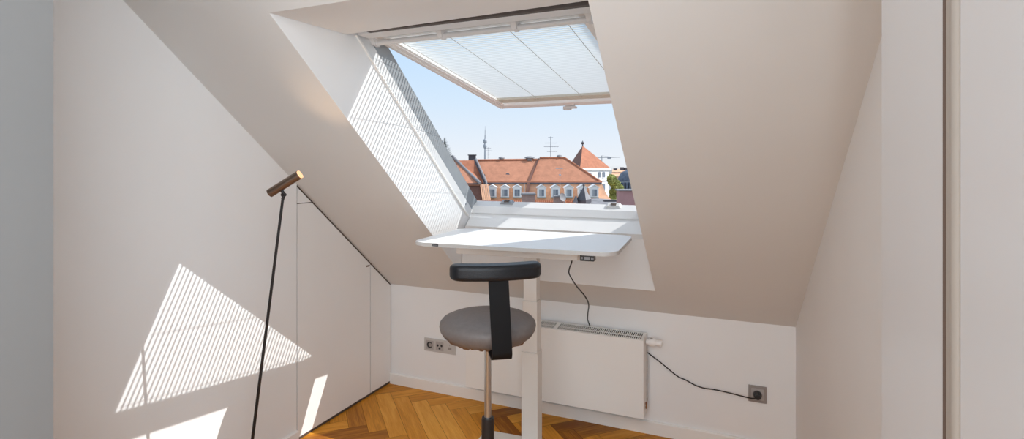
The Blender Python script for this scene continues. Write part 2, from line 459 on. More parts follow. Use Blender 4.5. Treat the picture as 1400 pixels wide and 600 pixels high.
# sash, swung outward about its top edge
SA = math.atan(0.127)
sd = Vector((0, math.cos(SA), -math.sin(SA))); sn = Vector((0, math.sin(SA), math.cos(SA)))
H0 = Vector((0, 1.790, 1.92 + 0.13 * (1.924 - 1.790)))
SX0, SX1 = -1.42, -.47
def sp(x, s, n):
    p = H0 + sd * s + sn * n; return Vector((x, p.y, p.z))
def sbox(bm, x0, x1, s0, s1, n0, n1, mi=0):
    hexa(bm, [sp(x0, s0, n0), sp(x1, s0, n0), sp(x1, s1, n0), sp(x0, s1, n0),
              sp(x0, s0, n1), sp(x1, s0, n1), sp(x1, s1, n1), sp(x0, s1, n1)], mi)
SLn = 1.352; SW = .053
bm = B()
sbox(bm, SX0, SX0 + SW, 0, SLn, 0, .062); sbox(bm, SX1 - SW, SX1, 0, SLn, 0, .062)
sbox(bm, SX0 + SW, SX1 - SW, 0, .072, .02, .062); sbox(bm, SX0 + SW, SX1 - SW, SLn - .07, SLn, 0, .062)
bmesh.ops.remove_doubles(bm, verts=bm.verts, dist=1e-5)
sash = obj('sash', bm, M['sash'], win)
bm = B()
sbox(bm, SX0 + SW - .001, SX0 + SW + .006, .02, SLn - .05, .008, .014); sbox(bm, SX0 + .02, SX0 + .028, .0, SLn - .01, -.004, .001)
sbox(bm, SX1 - .028, SX1 - .02, .0, SLn - .01, -.004, .001)
obj('sash_bead', bm, M['base'], sash)
bm = B(); sbox(bm, SX0 + .03, SX1 - .03, .03, SLn - .02, .045, .051)
obj('pane', bm, M['glass'], sash)
bm = B()                                            # outer bead of the sash, a step all around
sbox(bm, SX0 - .012, SX0, 0, SLn + .012, .03, .066); sbox(bm, SX1, SX1 + .012, 0, SLn + .012, .03, .066)
sbox(bm, SX0, SX1, SLn, SLn + .012, .03, .066)
obj('sash_edge', bm, M['sash'], sash)
bm = B()                                            # ventilation bar hung under the top rail
bs, bn = .045, -.016
tube(bm, [sp(SX0 + .01, bs, bn), sp(SX1 - .01, bs, bn)], .0115, 16)
obj('control_bar', bm, M['bar'], sash, smooth=True)
for xb in (SX0 + .012, -1.085, -.768, SX1 - .012):
    bm = B()
    hexa(bm, [sp(xb - .008, bs - .016, bn - .012), sp(xb + .008, bs - .016, bn - .012), sp(xb + .008, bs + .016, bn - .012), sp(xb - .008, bs + .016, bn - .012),
              sp(xb - .014, bs - .045, .002), sp(xb + .014, bs - .045, .002), sp(xb + .014, bs + .03, .004), sp(xb - .014, bs + .03, .004)])
    obj('bar_bracket', bm, M['frame'], sash)
bm = B()
sbox(bm, -.975, -.915, SLn - .03, SLn - .012, -.008, .001); sbox(bm, -.99, -.94, SLn - .018, SLn + .014, -.026, -.008)
sbox(bm, -.94, -.905, SLn - .026, SLn - .004, -.022, -.012)
hd = obj('handle', bm, M['bar'], sash)

# venetian blind inside the sash
blind = thing('venetian_blind', 'white venetian blind with thin slats inside the open roof window sash', 'blind', sp(-.945, .08, .02))
bm = B()
BX0, BX1 = SX0 + SW + .006, SX1 - SW - .006
s = .085; PITCH = .0208; th = math.radians(39)
dv = Vector((0, math.cos(th), math.sin(th))); nv = Vector((0, -math.sin(th), math.cos(th)))
while s < 1.165:
    c = sp(0, s, .021)
    prev = None
    for k in range(5):
        t = (k / 4 - .5) * 2
        p = c + dv * (t * .008) + nv * (.0016 * (1 - t * t))
        cur = (bm.verts.new((BX0, p.y, p.z)), bm.verts.new((BX1, p.y, p.z)))
        if prev: bm.faces.new([prev[0], prev[1], cur[1], cur[0]])
        prev = cur
    s += PITCH
obj('slats', bm, M['slat'], blind, smooth=True)
bm = B(); sbox(bm, BX0, BX1, .060, .078, .012, .034); obj('head_rail', bm, M['slat'], blind)
bm = B()
for k in range(6): sbox(bm, BX0, BX1, 1.170 + k * .0145, 1.1825 + k * .0145, .010 + .001 * (k % 2), .028)
obj('bottom_rail', bm, M['rail'], blind)
for xc in (-1.335, -1.10, -.83, -.59):
    bm = B(); tube(bm, [sp(xc, .09, .0085), sp(xc, 1.20, .0085)], .0013, 6); obj('ladder_cord', bm, M['cord'], blind)

# ------------------------------------------------------------------ eaves cupboard, flush in the left wall
cup = thing('eaves_cupboard', 'flush white cupboard doors built into the left wall under the slope', 'cupboard', (XL, 2.43, 0))
def slab(pts, name, m=None, d=.004):
    bm = B(); prism(bm, [(XL, y, z) for y, z in pts], (-d, 0, 0)); return obj(name, bm, m or M['cupboard'], cup)
g = .0031; tg = .013
d0, d1, d2 = yc + .002, 2.628, YB - .002
slab([(d0 + g, .016), (d1 - g, .016), (d1 - g, ceil_z(d1 - g) - tg), (YB - (1.2035 + tg - KZ) / SL, 1.2035), (d0 + g, 1.2035)], 'door')
slab([(d0 + g, 1.208), (YB - (1.208 + tg - KZ) / SL, 1.208), (d0 + g, ceil_z(d0 + g) - tg)], 'top_panel')
slab([(d1 + g, .016), (d2 - g, .016), (d2 - g, ceil_z(d2 - g) - tg), (d1 + g, ceil_z(d1 + g) - tg)], 'door')
bm = B()                                             # dark sheet close behind the doors, the joints' shade put into its colour
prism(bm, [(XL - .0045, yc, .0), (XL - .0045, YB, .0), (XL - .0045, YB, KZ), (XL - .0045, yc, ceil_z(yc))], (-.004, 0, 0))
obj('joint_shade', bm, M['gap'], cup)
bm = B(); box(bm, XL - .0043, XL - .0040, yc, YB, .001, .0155); obj('bottom_gap_shade', bm, M['gap'], cup)  # thin dark strip painted as the shade of the bottom gap
bm = B(); box(bm, XL - .001, XL + .0015, 2.588, 2.619, .788, .797); obj('pull_tab', bm, M['gapb'], cup)

# ------------------------------------------------------------------ standing desk
desk = thing('standing_desk', 'white height-adjustable standing desk on a single column under the window', 'desk', (-.91, 2.365, 0))
DX0, DX1, DY0, DY1, DZ = -1.364, -.456, 2.012, 2.562, 1.061
bm = B()
pts = []; rr = .065
for (cx, cy, a0) in ((DX1 - rr, DY1 - rr, 0), (DX0 + rr, DY1 - rr, 90), (DX0 + rr, DY0 + rr, 180), (DX1 - rr, DY0 + rr, 270)):
    for k in range(9):
        a = math.radians(a0 + 90 * k / 8); pts.append((cx + rr * math.cos(a), cy + rr * math.sin(a), DZ - .016))
prism(bm, pts, (0, 0, .016))
es = [e for e in bm.edges if abs(e.verts[0].co.z - e.verts[1].co.z) < 1e-6]
bmesh.ops.bevel(bm, geom=es, offset=.002, segments=2, affect='EDGES')
for f in bm.faces:
    f.normal_update()
    f.material_index = 1 if abs(f.normal.z) < .5 else 0
obj('table_top', bm, [M['desk'], M['deskside']], desk, smooth=True)
bm = B(); box(bm, -1.205, -.640, 2.155, 2.46, .995, DZ - .0162, .003); obj('crossbeam', bm, M['deskedge'], desk, smooth=True)
cxm = -.909
for (hw, y0, y1, z0, z1) in ((.0405, 2.329, 2.403, .03, .517), (.0365, 2.333, 2.399, .517, .758), (.0325, 2.337, 2.395, .758, .999)):
    bm = B(); box(bm, cxm - hw, cxm + hw, y0, y1, z0, z1, .003)
    obj('column', bm, M['deskedge'], desk, smooth=True)
bm = B(); box(bm, -1.20, -.63, 2.12, 2.497, .0, .03, .004); obj('base_plate', bm, M['deskedge'], desk, smooth=True)
bm = B(); box(bm, -.601, -.545, DY0 + .010, DY0 + .050, 1.0205, 1.0448, .002)
cp = obj('control_panel', bm, M['black'], desk)
bm = B(); box(bm, -.583, -.561, DY0 + .0094, DY0 + .0105, 1.027, 1.038)
obj('display', bm, M['button'], cp)
for xx in (-.592, -.554, -.548):
    bm = B(); box(bm, xx - .002, xx + .002, DY0 + .0094, DY0 + .0105, 1.028, 1.037); obj('button', bm, M['button'], cp)
bm = B(); box(bm, -1.252, -1.224, DY0 - .0008, DY0 + .01, 1.0475, 1.0575); pt = obj('socket_insert', bm, M['black'], desk)
for xx in (-1.246, -1.238, -1.230):
    bm = B(); box(bm, xx - .003, xx + .003, DY0 - .0014, DY0, 1.0505, 1.0545); obj('socket_pin', bm, M['button'], pt)
bm = B(); tube(bm, smooth_path([(-.845, 2.34, 1.0), (-.83, 2.34, .992), (-.80, 2.34, .986), (-.775, 2.34, .988), (-.765, 2.34, 1.0)]), .0028, 8)
obj('cable_loop', bm, M['cable'], desk, smooth=True)
desk.rotation_euler = (0, 0, math.radians(3.6))

# ------------------------------------------------------------------ stool
RX, RY = -.870, 1.803
stool = thing('work_stool', 'grey round-seated swivel stool with black padded backrest before the desk', 'stool', (RX, RY, 0))
f_ = Vector((-.555, .832, 0)); r_ = Vector((.832, .555, 0)); c0 = Vector((RX, RY, 0))
bm = B()
lathe(bm, [(0, .772), (.10, .770), (.128, .765), (.135, .752)][::1] + [(.150, .755), (.168, .768), (.178, .784), (.1815, .800), (.179, .812), (.170, .823), (.150, .832), (.115, .838), (.06, .841), (0, .842)], c0, 56)
obj('seat', bm, M['fabric'], stool, smooth=True)
bm = B()                                            # gathered cover under the seat
seg = 120; prof = [(.160, .764), (.150, .754), (.132, .747), (.10, .752)]
rings = []
for j, (r, z) in enumerate(prof):
    rings.append([bm.verts.new((RX + (r + .003 * math.sin(k * 2.9) * (j > 0)) * math.cos(2 * PI * k / seg), RY + (r + .003 * math.sin(k * 2.9) * (j > 0)) * math.sin(2 * PI * k / seg),
                                z + (.0035 * math.sin(k * 1.7) + .002 * math.sin(k * .63)) * (j in (1, 2)))) for k in range(seg)])
for j in range(len(rings) - 1):
    for k in range(seg): bm.faces.new([rings[j][k], rings[j][(k + 1) % seg], rings[j + 1][(k + 1) % seg], rings[j + 1][k]])
obj('seat_cover', bm, M['under'], stool, smooth=True)
# backrest pad: rounded bar, gently curved
bm = B()
BL = .157; HD = .034; HH = .0262; N = 22
bc = c0 - f_ * .226 + Vector((0, 0, 1.0425))
out = []
cr = .030
for k in range(7):
    a = math.radians(-90 + 90 * k / 6); out.append((BL - cr + cr * math.cos(a), -HD + cr + cr * math.sin(a)))
for k in range(7):
    a = math.radians(90 * k / 6); out.append((BL - cr + cr * math.cos(a), HD - cr + cr * math.sin(a)))
for k in range(1, N): out.append((BL - cr - 2 * (BL - cr) * k / N, HD))
for k in range(7):
    a = math.radians(90 + 90 * k / 6); out.append((-BL + cr + cr * math.cos(a), HD - cr + cr * math.sin(a)))
for k in range(7):
    a = math.radians(180 + 90 * k / 6); out.append((-BL + cr + cr * math.cos(a), -HD + cr + cr * math.sin(a)))
for k in range(1, N): out.append((-BL + cr + 2 * (BL - cr) * k / N, -HD))
levels = [(-HH + .016 * (1 - math.cos(t)), .016 * (1 - math.sin(t))) for t in [math.radians(15 * k) for k in range(7)]]
levels = levels + [(-z, ins) for z, ins in levels[::-1]]
rings = []
for z, ins in levels:
    ring = []
    for (u, v) in out:
        du = u * (1 - ins / BL); dv_ = v * (1 - ins / HD * .75)
        ring.append(bm.verts.new(bc + r_ * du + f_ * (dv_ + .030 * (du / BL) ** 2) + Vector((0, 0, z))))
    rings.append(ring)
for i in range(len(rings) - 1):
    for k in range(len(out)): bm.faces.new([rings[i][k], rings[i][(k + 1) % len(out)], rings[i + 1][(k + 1) % len(out)], rings[i + 1][k]])
bm.faces.new(rings[0][::-1]); bm.faces.new(rings[-1])
obj('backrest', bm, M['blackfab'], stool, smooth=True)
# flat steel strut: down from the pad, round the bend, forward under the seat
bm = B()
sw = .034; tk = .006
path = [(-.235, 1.030), (-.236, .96), (-.238, .88), (-.239, .80), (-.239, .775)]
for k in range(1, 9):
    a = math.radians(90 * k / 8); path.append((-.239 + .027 * (1 - math.cos(a)), .775 - .027 * math.sin(a)))
path += [(-.15, .748), (-.05, .748), (.03, .748)]
L0 = []
for i, (u, z) in enumerate(path):
    a = path[max(i - 1, 0)]; b = path[min(i + 1, len(path) - 1)]
    t = Vector((b[0] - a[0], b[1] - a[1])).normalized(); nrm = Vector((-t.y, t.x))
    w = sw if u < -.14 else sw * .85
    side = .013 * max(0.0, min(1.0, (1.03 - z) / .26))   # the strut leans a touch sideways going down
    row = []
    for (sg, off) in ((-1, -tk / 2), (1, -tk / 2), (1, tk / 2), (-1, tk / 2)):
        q = Vector((u, z)) + nrm * off
        row.append(bm.verts.new(c0 + f_ * q.x + r_ * (sg * w + side + .002) + Vector((0, 0, q.y))))
    L0.append(row)
for i in range(len(L0) - 1):
    for k in range(4): bm.faces.new([L0[i][k], L0[i][(k + 1) % 4], L0[i + 1][(k + 1) % 4], L0[i + 1][k]])
bm.faces.new(L0[0][::-1]); bm.faces.new(L0[-1])
obj('backrest_strut', bm, M['steelblk'], stool, smooth=True)
bm = B(); lathe(bm, [(0, .742), (.028, .742), (.026, .73), (.018, .722), (0, .722)], c0, 24); obj('seat_hub', bm, M['black'], stool, smooth=True)
bm = B(); lathe(bm, [(0, .43), (.0132, .43), (.0132, .744), (0, .744)], c0, 28); obj('gas_rod', bm, M['chrome'], stool, smooth=True)
bm = B(); lathe(bm, [(0, .10), (.024, .10), (.024, .443), (.022, .452), (.015, .453), (.0, .453)], c0, 28); obj('gas_sleeve', bm, M['black'], stool, smooth=True)
bm = B()
lathe(bm, [(0, .085), (.035, .085), (.033, .135), (0, .135)], c0, 24)
angs = [math.radians(-90 + 72 * k) for k in range(5)]
for a in angs:
    dr = Vector((math.cos(a), math.sin(a), 0)); sd_ = Vector((-math.sin(a), math.cos(a), 0))
    hexa(bm, [c0 + dr * .02 - sd_ * .02 + Vector((0, 0, .088)), c0 + dr * .02 + sd_ * .02 + Vector((0, 0, .088)), c0 + dr * .255 + sd_ * .012 + Vector((0, 0, .066)), c0 + dr * .255 - sd_ * .012 + Vector((0, 0, .066)),
              c0 + dr * .02 - sd_ * .02 + Vector((0, 0, .125)), c0 + dr * .02 + sd_ * .02 + Vector((0, 0, .125)), c0 + dr * .255 + sd_ * .012 + Vector((0, 0, .084)), c0 + dr * .255 - sd_ * .012 + Vector((0, 0, .084))])
obj('star_base', bm, M['black'], stool)
for a in angs:
    bm = B(); dr = Vector((math.cos(a), math.sin(a), 0)); sd_ = Vector((-math.sin(a), math.cos(a), 0)); cc = c0 + dr * .245 + Vector((0, 0, .026))
    lathe(bm, [(0, -.022), (.022, -.022), (.026, -.016), (.026, -.006), (.02, -.004), (.02, .004), (.026, .006), (.026, .016), (.022, .022), (0, .022)], cc, 20, sd_)
    tube(bm, [cc, cc + Vector((0, 0, .045))], .006, 8)
    obj('castor', bm, M['black'], stool, smooth=True)

# ------------------------------------------------------------------ radiator
rad = thing('radiator', 'flat white panel radiator with slotted top grille on the knee wall', 'radiator', (-.94, 2.77, .11))
QX0, QX1, QY0, QY1, QZ0, QZ1 = -1.455, -.4405, 2.718, 2.818, .118, .515
bm = B(); box(bm, QX0, QX1, QY0, QY0 + .012, QZ0, QZ1, .003); obj('front_panel', bm, M['rad'], rad, smooth=True)
for xs in (QX0 + .001, QX1 - .002):
    bm = B(); box(bm, xs - .001 if xs > -1 else xs, xs + .001 if xs > -1 else xs + .002, QY0 + .012, QY1, QZ0 + .004, QZ1 + .010)
    obj('side_panel', bm, M['rad'], rad)
bm = B()
zt0, zt1 = QZ1 + .001, QZ1 + .012                   # grille rises slightly to the wall
def gz(y): return zt0 + (zt1 - zt0) * (y - QY0) / (QY1 - QY0)
def gq(x0, x1, y0, y1): 
    hexa(bm, [(x0, y0, gz(y0) - .003), (x1, y0, gz(y0) - .003), (x1, y1, gz(y1) - .003), (x0, y1, gz(y1) - .003),
              (x0, y0, gz(y0)), (x1, y0, gz(y0)), (x1, y1, gz(y1)), (x0, y1, gz(y1))])
rows = [(QY0 + .015, QY0 + .045), (QY0 + .051, QY0 + .093)]
gq(QX0, QX1, QY0, rows[0][0]); gq(QX0, QX1, rows[0][1], rows[1][0]); gq(QX0, QX1, rows[1][1], QY1)
nx = 96; step = (QX1 - QX0 - .03) / nx
for y0, y1 in rows:
    gq(QX0, QX0 + .014, y0, y1); gq(QX1 - .016, QX1, y0, y1)
    for k in range(nx):
        x = QX0 + .014 + k * step
        if k in (50, 51): gq(x, x + step, y0, y1)
        else: gq(x, x + step * .42, y0, y1)
obj('top_grille', bm, M['rad'], rad)
bm = B(); box(bm, QX0 + .004, QX1 - .004, QY0 + .013, QY1 - .002, QZ0 + .004, QZ1 - .07); obj('convector', bm, M['dark'], rad)
vx = QX1
bm = B(); lathe(bm, [(0, 0), (.012, 0), (.012, .012), (.017, .013), (.021, .022), (.021, .038), (.0165, .046), (.015, .05), (.0155, .074), (.0135, .079), (0, .08)], (vx + .003, 2.778, .493), 28, (1, 0, .02))
vv = obj('thermostat_valve', bm, M['valve'], rad, smooth=True)
bm = B(); box(bm, vx + .024, vx + .038, 2.770, 2.778, .5135, .5145); obj('valve_mark', bm, M['black'], vv)
bm = B(); tube(bm, [(vx + .004, 2.80, .18), (vx + .004, 2.80, .50)], .0028, 8); obj('edge_shadow', bm, M['socketw'], rad, smooth=True)  # thin tube drawn for the shadow line along the radiator's edge
bm = B(); lathe(bm, [(0, 0), (.0045, 0), (.0045, .012), (.003, .014), (.003, .02), (.005, .021), (.005, .032), (0, .033)], (vx + .004, 2.775, .152), 14); obj('drain_valve', bm, M['copper'], rad, smooth=True)
for xx in (QX0 + .15, QX1 - .15):
    bm = B(); box(bm, xx - .02, xx + .02, QY1 - .003, YB, .2, .46); obj('wall_bracket', bm, M['rad'], rad)
bm = B(); box(bm, QX0 + .003, QX1 - .003, QY1 - .004, QY1 - .001, QZ0 + .004, QZ1 + .008); obj('back_panel', bm, M['dark'], rad)
bm = B(); box(bm, QX0 + .003, QX1 - .003, QY0 + .0121, QY0 + .0135, QZ0 + .004, QZ1 - .004); obj('inner_shade', bm, M['dark'], rad)  # added dark sheet, shade of the hollow inside in its colour

# ------------------------------------------------------------------ sockets and the power cable
def frame_box(bm, x0, x1, z0, z1, y1, d, bev=.0015): box(bm, x0, x1, y1 - d, y1, z0, z1, bev)
tri = thing('wall_socket', 'silver triple wall plate with socket and jacks left of the radiator', 'socket', (-1.693, YB, .286))
bm = B(); frame_box(bm, -1.805, -1.582, .246, .326, YB - .0004, .008); obj('cover_frame', bm, M['socketw'], tri, smooth=True)
for i, cxs in enumerate((-1.7645, -1.6935, -1.6225)):
    bm = B(); box(bm, cxs - .0275, cxs + .0275, YB - .0098, YB - .0084, .2585, .3135, .0006); ins = obj('insert', bm, M['inset'] if i < 2 else M['socketw'], tri)
    yf = YB - .0099
    if i == 0:
        bm = B(); lathe(bm, [(0, 0), (.0195, 0), (.0195, .0004), (0, .0004)], (cxs, yf, .286), 28, (0, -1, 0)); w = obj('socket_well', bm, M['black'], ins)
        bm = B(); lathe(bm, [(0, 0), (.012, 0), (.012, .0004), (0, .0004)], (cxs + .004, yf - .0005, .2865), 24, (0, -1, 0)); obj('socket_face', bm, M['socketg'], ins)
    elif i == 1:
        bm = B()
        for (dx, dz, r) in ((-.0135, .004, .0072), (.0135, .004, .0072), (0, -.013, .0072)):
            lathe(bm, [(0, 0), (r, 0), (r, .0006), (0, .0006)], (cxs + dx, yf, .286 + dz), 18, (0, -1, 0))
        obj('antenna_jacks', bm, M['black'], ins)
    else:
        bm = B(); box(bm, cxs - .012, cxs + .013, yf - .0006, yf, .272, .289); box(bm, cxs - .002, cxs + .002, yf - .0006, yf, .297, .301)
        obj('network_jacks', bm, M['socketg'], ins)
sg = thing('wall_socket', 'grey single wall socket holding a black plug at the far right', 'socket', (.083, YB, .2915))
bm = B(); frame_box(bm, .0430, .1235, .2515, .3315, YB - .0004, .008); obj('cover_frame', bm, M['socketg'], sg, smooth=True)
bm = B(); box(bm, .0555, .111, YB - .0098, YB - .0084, .2640, .3190, .0006); ins = obj('insert', bm, M['inset'], sg)
bm = B(); lathe(bm, [(0, 0), (.0215, 0), (.0215, .0004), (0, .0004)], (.083, YB - .0099, .2915), 28, (0, -1, 0)); obj('socket_well', bm, M['socketg'], ins)

cab = thing('power_cable', 'thin black power cable running from desk behind radiator to the socket', 'cable', (-.69, 2.3, .96))
bm = B()
pth = smooth_path([(-.690, 2.30, 1.000), (-.691, 2.30, .966), (-.703, 2.30, .932), (-.701, 2.30, .906), (-.671, 2.31, .856), (-.640, 2.33, .812), (-.640, 2.40, .757), (-.675, 2.52, .685), (-.715, 2.66, .61), (-.745, 2.79, .556), (-.75, 2.8255, .534),
    (-.72, 2.829, .49), (-.60, 2.829, .45), (-.48, 2.829, .445), (-.435, 2.826, .42), (-.372, 2.826, .38), (-.292, 2.827, .324), (-.249, 2.827, .309), (-.203, 2.827, .290), (-.162, 2.827, .282), (-.107, 2.826, .283), (-.033, 2.824, .278), (.016, 2.815, .276), (.055, 2.800, .279), (.075, 2.795, .285)], 6)
tube(bm, pth, .0030, 8); obj('cord', bm, M['cable'], cab, smooth=True)
bm = B(); lathe(bm, [(0, 0), (.0185, 0), (.0185, .006), (.017, .024), (.013, .034), (0, .036)], (.083, YB - .0106, .2915), 26, (0, -1, 0)); obj('plug', bm, M['black'], cab, smooth=True)

# ------------------------------------------------------------------ floor lamp
lamp = thing('floor_lamp', 'slim dark floor lamp with leaning pole and bronze cylinder head by the left wall', 'lamp', (-1.774, 1.476, 0))
ta = Vector((-1.583, 1.5005, 1.272)); tb = Vector((-1.720, 1.483, .348)); dl = (tb - ta).normalized()
tb0 = ta + dl * ((ta.z - .012) / -dl.z)
bm = B(); lathe(bm, [(0, 0), (.085, 0), (.086, .004), (.084, .010), (0, .012)], (tb0.x, tb0.y, 0), 40); obj('base', bm, M['bronze'], lamp, smooth=True)
bm = B(); tube(bm, [tb0, ta], [.0062, .0050], 14); obj('pole', bm, M['lampblk'], lamp, smooth=True)
h0 = Vector((-1.6290, 1.479, 1.2935)); h1 = Vector((-1.5215, 1.526, 1.3665)); hx = (h1 - h0).normalized(); hm = (h0 + h1) / 2
bm = B(); tube(bm, smooth_path([ta, Vector((-1.580, 1.502, 1.288)), Vector((-1.586, 1.500, 1.304)), Vector((-1.594, 1.496, 1.317))], 5), .0062, 12); 
lathe(bm, [(0, -.008), (.0070, -.008), (.0070, .008), (0, .008)], Vector((-1.580, 1.502, 1.289)), 16, RT * 0.2 + FW)
obj('joint', bm, M['lampblk'], lamp, smooth=True)
bm = B(); LH = (h1 - h0).length
lathe(bm, [(.0, .0), (.0135, .0), (.0166, .002), (.0166, LH - .004), (.0150, LH - .004), (.0150, LH - .008), (0, LH - .008)], h0, 32, hx); hd = obj('lamp_head', bm, M['bronze'], lamp, smooth=True)
bm = B(); lathe(bm, [(0, LH - .008), (.0150, LH - .008), (.0160, LH + .001), (0, LH + .001)], h0, 28, hx); obj('lens', bm, M['lens'], hd, smooth=True)

# ------------------------------------------------------------------ the town outside
def far(px, py, w):
    """a point w metres ahead, from its direction as surveyed"""
    return EYE + FW * w + RT * ((px - CX) / FPX * w) + Vector((0, 0, (CY - py) / FPX * w))
def quad_far(bm, pts, mi=0): return poly(bm, [far(*p) for p in pts], mi)
GZ = -13.0
bm = B(); box(bm, -900, 900, 6, 1600, GZ - .2, GZ); struct(obj('ground', bm, M['ground']))

def solid(bm, pts, depth, mi=0):
    """facade polygon at survey points extruded straight away from the viewer"""
    prism(bm, [far(*p) for p in pts], FW * depth, mi)

W0 = 60.0
mb = thing('apartment_building', 'long orange-tiled mansard building with a row of white dormers', 'building', far(740, 260, W0 + 4) * 1.0)
mb.location.z = GZ; mb['_o'] = list(mb.location)
WR = 63.0
bm = B()                                             # upper roofs
prism(bm, [far(664, 249.5, W0), far(722.5, 249.5, W0), far(735, 218.5, WR), far(648, 219.5, WR)], (0, 0, -.25))
obj('roof', bm, M['tile'], mb)
bm = B()
prism(bm, [far(723.5, 249.5, W0), far(822.5, 249.5, W0), far(772, 216, WR), far(738, 216, WR)], (0, 0, -.25))
obj('roof', bm, M['tile'], mb)
bm = B()                                             # hipped end and back slopes
poly(bm, [far(822.5, 249.5, W0), far(800, 247.5, 66.2), far(772, 216, WR)])
poly(bm, [far(664, 248, 66.2), far(800, 247.5, 66.2), far(772, 216, WR), far(648, 219.5, WR)])
obj('back_roof', bm, M['tile2'], mb)
bm = B(); solid(bm, [(664, 249.5, W0 - .25), (822.8, 249.5, W0 - .25), (822.8, 251.4, W0 - .25), (664, 251.4, W0 - .25)], .4)
obj('gutter', bm, M['leadd'], mb)
bm = B(); solid(bm, [(664, 247.3, W0 - .12), (820.5, 247.3, W0 - .12), (822.5, 249.5, W0 - .2), (664, 249.5, W0 - .2)], .2)
obj('eaves_tiles', bm, M['tile2'], mb)
bm = B()                                             # mansard slope with its flared end
cur = [(822.5, 251), (825, 256), (827.5, 262), (831, 268), (836, 273), (842, 277.5)]
for i in range(len(cur) - 1):
    z0, z1 = cur[i], cur[i + 1]
    w0 = W0 - .10 * i - .02 * i * i; w1 = W0 - .10 * (i + 1) - .02 * (i + 1) ** 2
    poly(bm, [far(664, z0[1], w0), far(z0[0], z0[1], w0), far(z1[0], z1[1], w1), far(664, z1[1], w1)])
    poly(bm, [far(z0[0], z0[1], w0), far(z0[0] - 20, z0[1], 66.5), far(z1[0] - 20, z1[1], 66.8), far(z1[0], z1[1], w1)])
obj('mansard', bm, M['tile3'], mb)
bm = B(); P = far(664, 277.5, 59.0); Q = far(842, 277.5, 59.0)
prism(bm, [P, Q, Q + Vector((0, 0, GZ - Q.z)), P + Vector((0, 0, GZ - P.z))], FW * 8); obj('wall', bm, M['render'], mb)
bm = B(); tube(bm, [far(648, 219.2, WR), far(735, 218.2, WR)], .14, 8); tube(bm, [far(738, 215.7, WR), far(772, 215.7, WR), far(822.5, 249.2, W0)], .12, 8)
obj('ridge_tiles', bm, M['tile2'], mb)
# party walls standing proud of the roof
bm = B()
solid(bm, [(735, 217.2, 62.9), (738, 215.2, 62.9), (724.5, 249.5, 59.75), (720.5, 249.5, 59.75)], .3)
solid(bm, [(720.5, 249.5, 59.7), (724.5, 249.5, 59.7), (722.5, 278, 58.6), (717, 278, 58.6)], .5)
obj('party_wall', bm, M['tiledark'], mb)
bm = B()
solid(bm, [(647, 217.5, 62.9), (650.5, 217.5, 62.9), (665, 248.5, 59.6), (661, 248.5, 59.6)], .3)
solid(bm, [(661, 248.5, 59.5), (665, 248.5, 59.5), (670, 275, 58.6), (664, 275, 58.6)], .4)
obj('party_wall', bm, M['leadd'], mb)
bm = B(); tube(bm, [far(650.5, 217.2, 62.8), far(664.5, 248, 59.5), far(665.0, 252, 59.4), far(669.5, 275, 58.5)], .13, 8); obj('coping', bm, M['lead'], mb)
for (px, w) in ((672.8, 0), (690.3, 0), (707.1, 0), (740.5, 0), (759.6, 0), (778, 0), (796.4, 0), (812.8, 0)):
    wd = 58.55
    bm = B()                                         # dormer body with pediment
    solid(bm, [(px - 5.6, 269.6, wd), (px + 5.6, 269.6, wd), (px + 5.6, 256.8, wd), (px, 253.6, wd), (px - 5.6, 256.8, wd)], 2.0)
    dm = obj('dormer', bm, M['dormer'], mb)
    bm = B()
    solid(bm, [(px - 6.9, 257.4, wd - .12), (px, 253.2, wd - .12), (px + 6.9, 257.4, wd - .12), (px + 6.6, 256.0, wd - .12), (px, 252.0, wd - .12), (px - 6.6, 256.0, wd - .12)], 2.1)
    obj('dormer_roof', bm, M['dormer'], dm)
    bm = B(); solid(bm, [(px - 3.4, 268.0, wd - .04), (px + 3.4, 268.0, wd - .04), (px + 3.4, 258.8, wd - .04), (px - 3.4, 258.8, wd - .04)], .03); pn = obj('pane', bm, M['pane'], dm)
    bm = B()
    solid(bm, [(px - .35, 268, wd - .07), (px + .35, 268, wd - .07), (px + .35, 258.8, wd - .07), (px - .35, 258.8, wd - .07)], .03)
    if px != 707.1: solid(bm, [(px - 3.3, 268, wd - .06), (px - 1.0, 268, wd - .06), (px - 1.0, 259, wd - .06), (px - 3.3, 259, wd - .06)], .02)
    solid(bm, [(px - 3.4, 263.0, wd - .07), (px + 3.4, 263.0, wd - .07), (px + 3.4, 262.3, wd - .07), (px - 3.4, 262.3, wd - .07)], .03)
    obj('curtain_and_bars', bm, M['curtain'], dm)
    bm = B(); solid(bm, [(px - 6.3, 271.2, wd - .1), (px + 6.3, 271.2, wd - .1), (px + 6.0, 269.6, wd - .1), (px - 6.0, 269.6, wd - .1)], .4); obj('dormer_sill', bm, M['sill'], dm)
for (px, py, s) in ((694, 238.8, 1), (661.5, 239.5, .75), (769.5, 239, .85)):
    w = 60.0 + 3.0 * (249.5 - py) / 31.0 - .12
    bm = B(); solid(bm, [(px - 2.6 * s, py + 1.8 * s, w), (px + 2.0 * s, py + 1.8 * s, w), (px + 2.8 * s, py - .3 * s, w + .1), (px + 1.2 * s, py - 2.2 * s, w + .2), (px - 2 * s, py - 1.9 * s, w + .2)], .3)
    obj('skylight', bm, M['leadd'], mb)
for (px, py, s) in ((686, 217.6, 1.0), (724, 217.2, 1.5), (765, 215.3, .9)):
    bm = B(); c = far(px, py, 63.2)
    lathe(bm, [(0, -.2), (.30 * s, -.2), (.30 * s, .08), (.42 * s, .1), (.36 * s, .22), (.2 * s, .3), (0, .32)], c, 14); obj('vent_cowl', bm, M['lead'], mb, smooth=True)
bm = B(); solid(bm, [(640.5, 219.5, 64), (650.0, 219.5, 64), (650.0, 212.3, 64), (640.5, 212.3, 64)], 1.0)
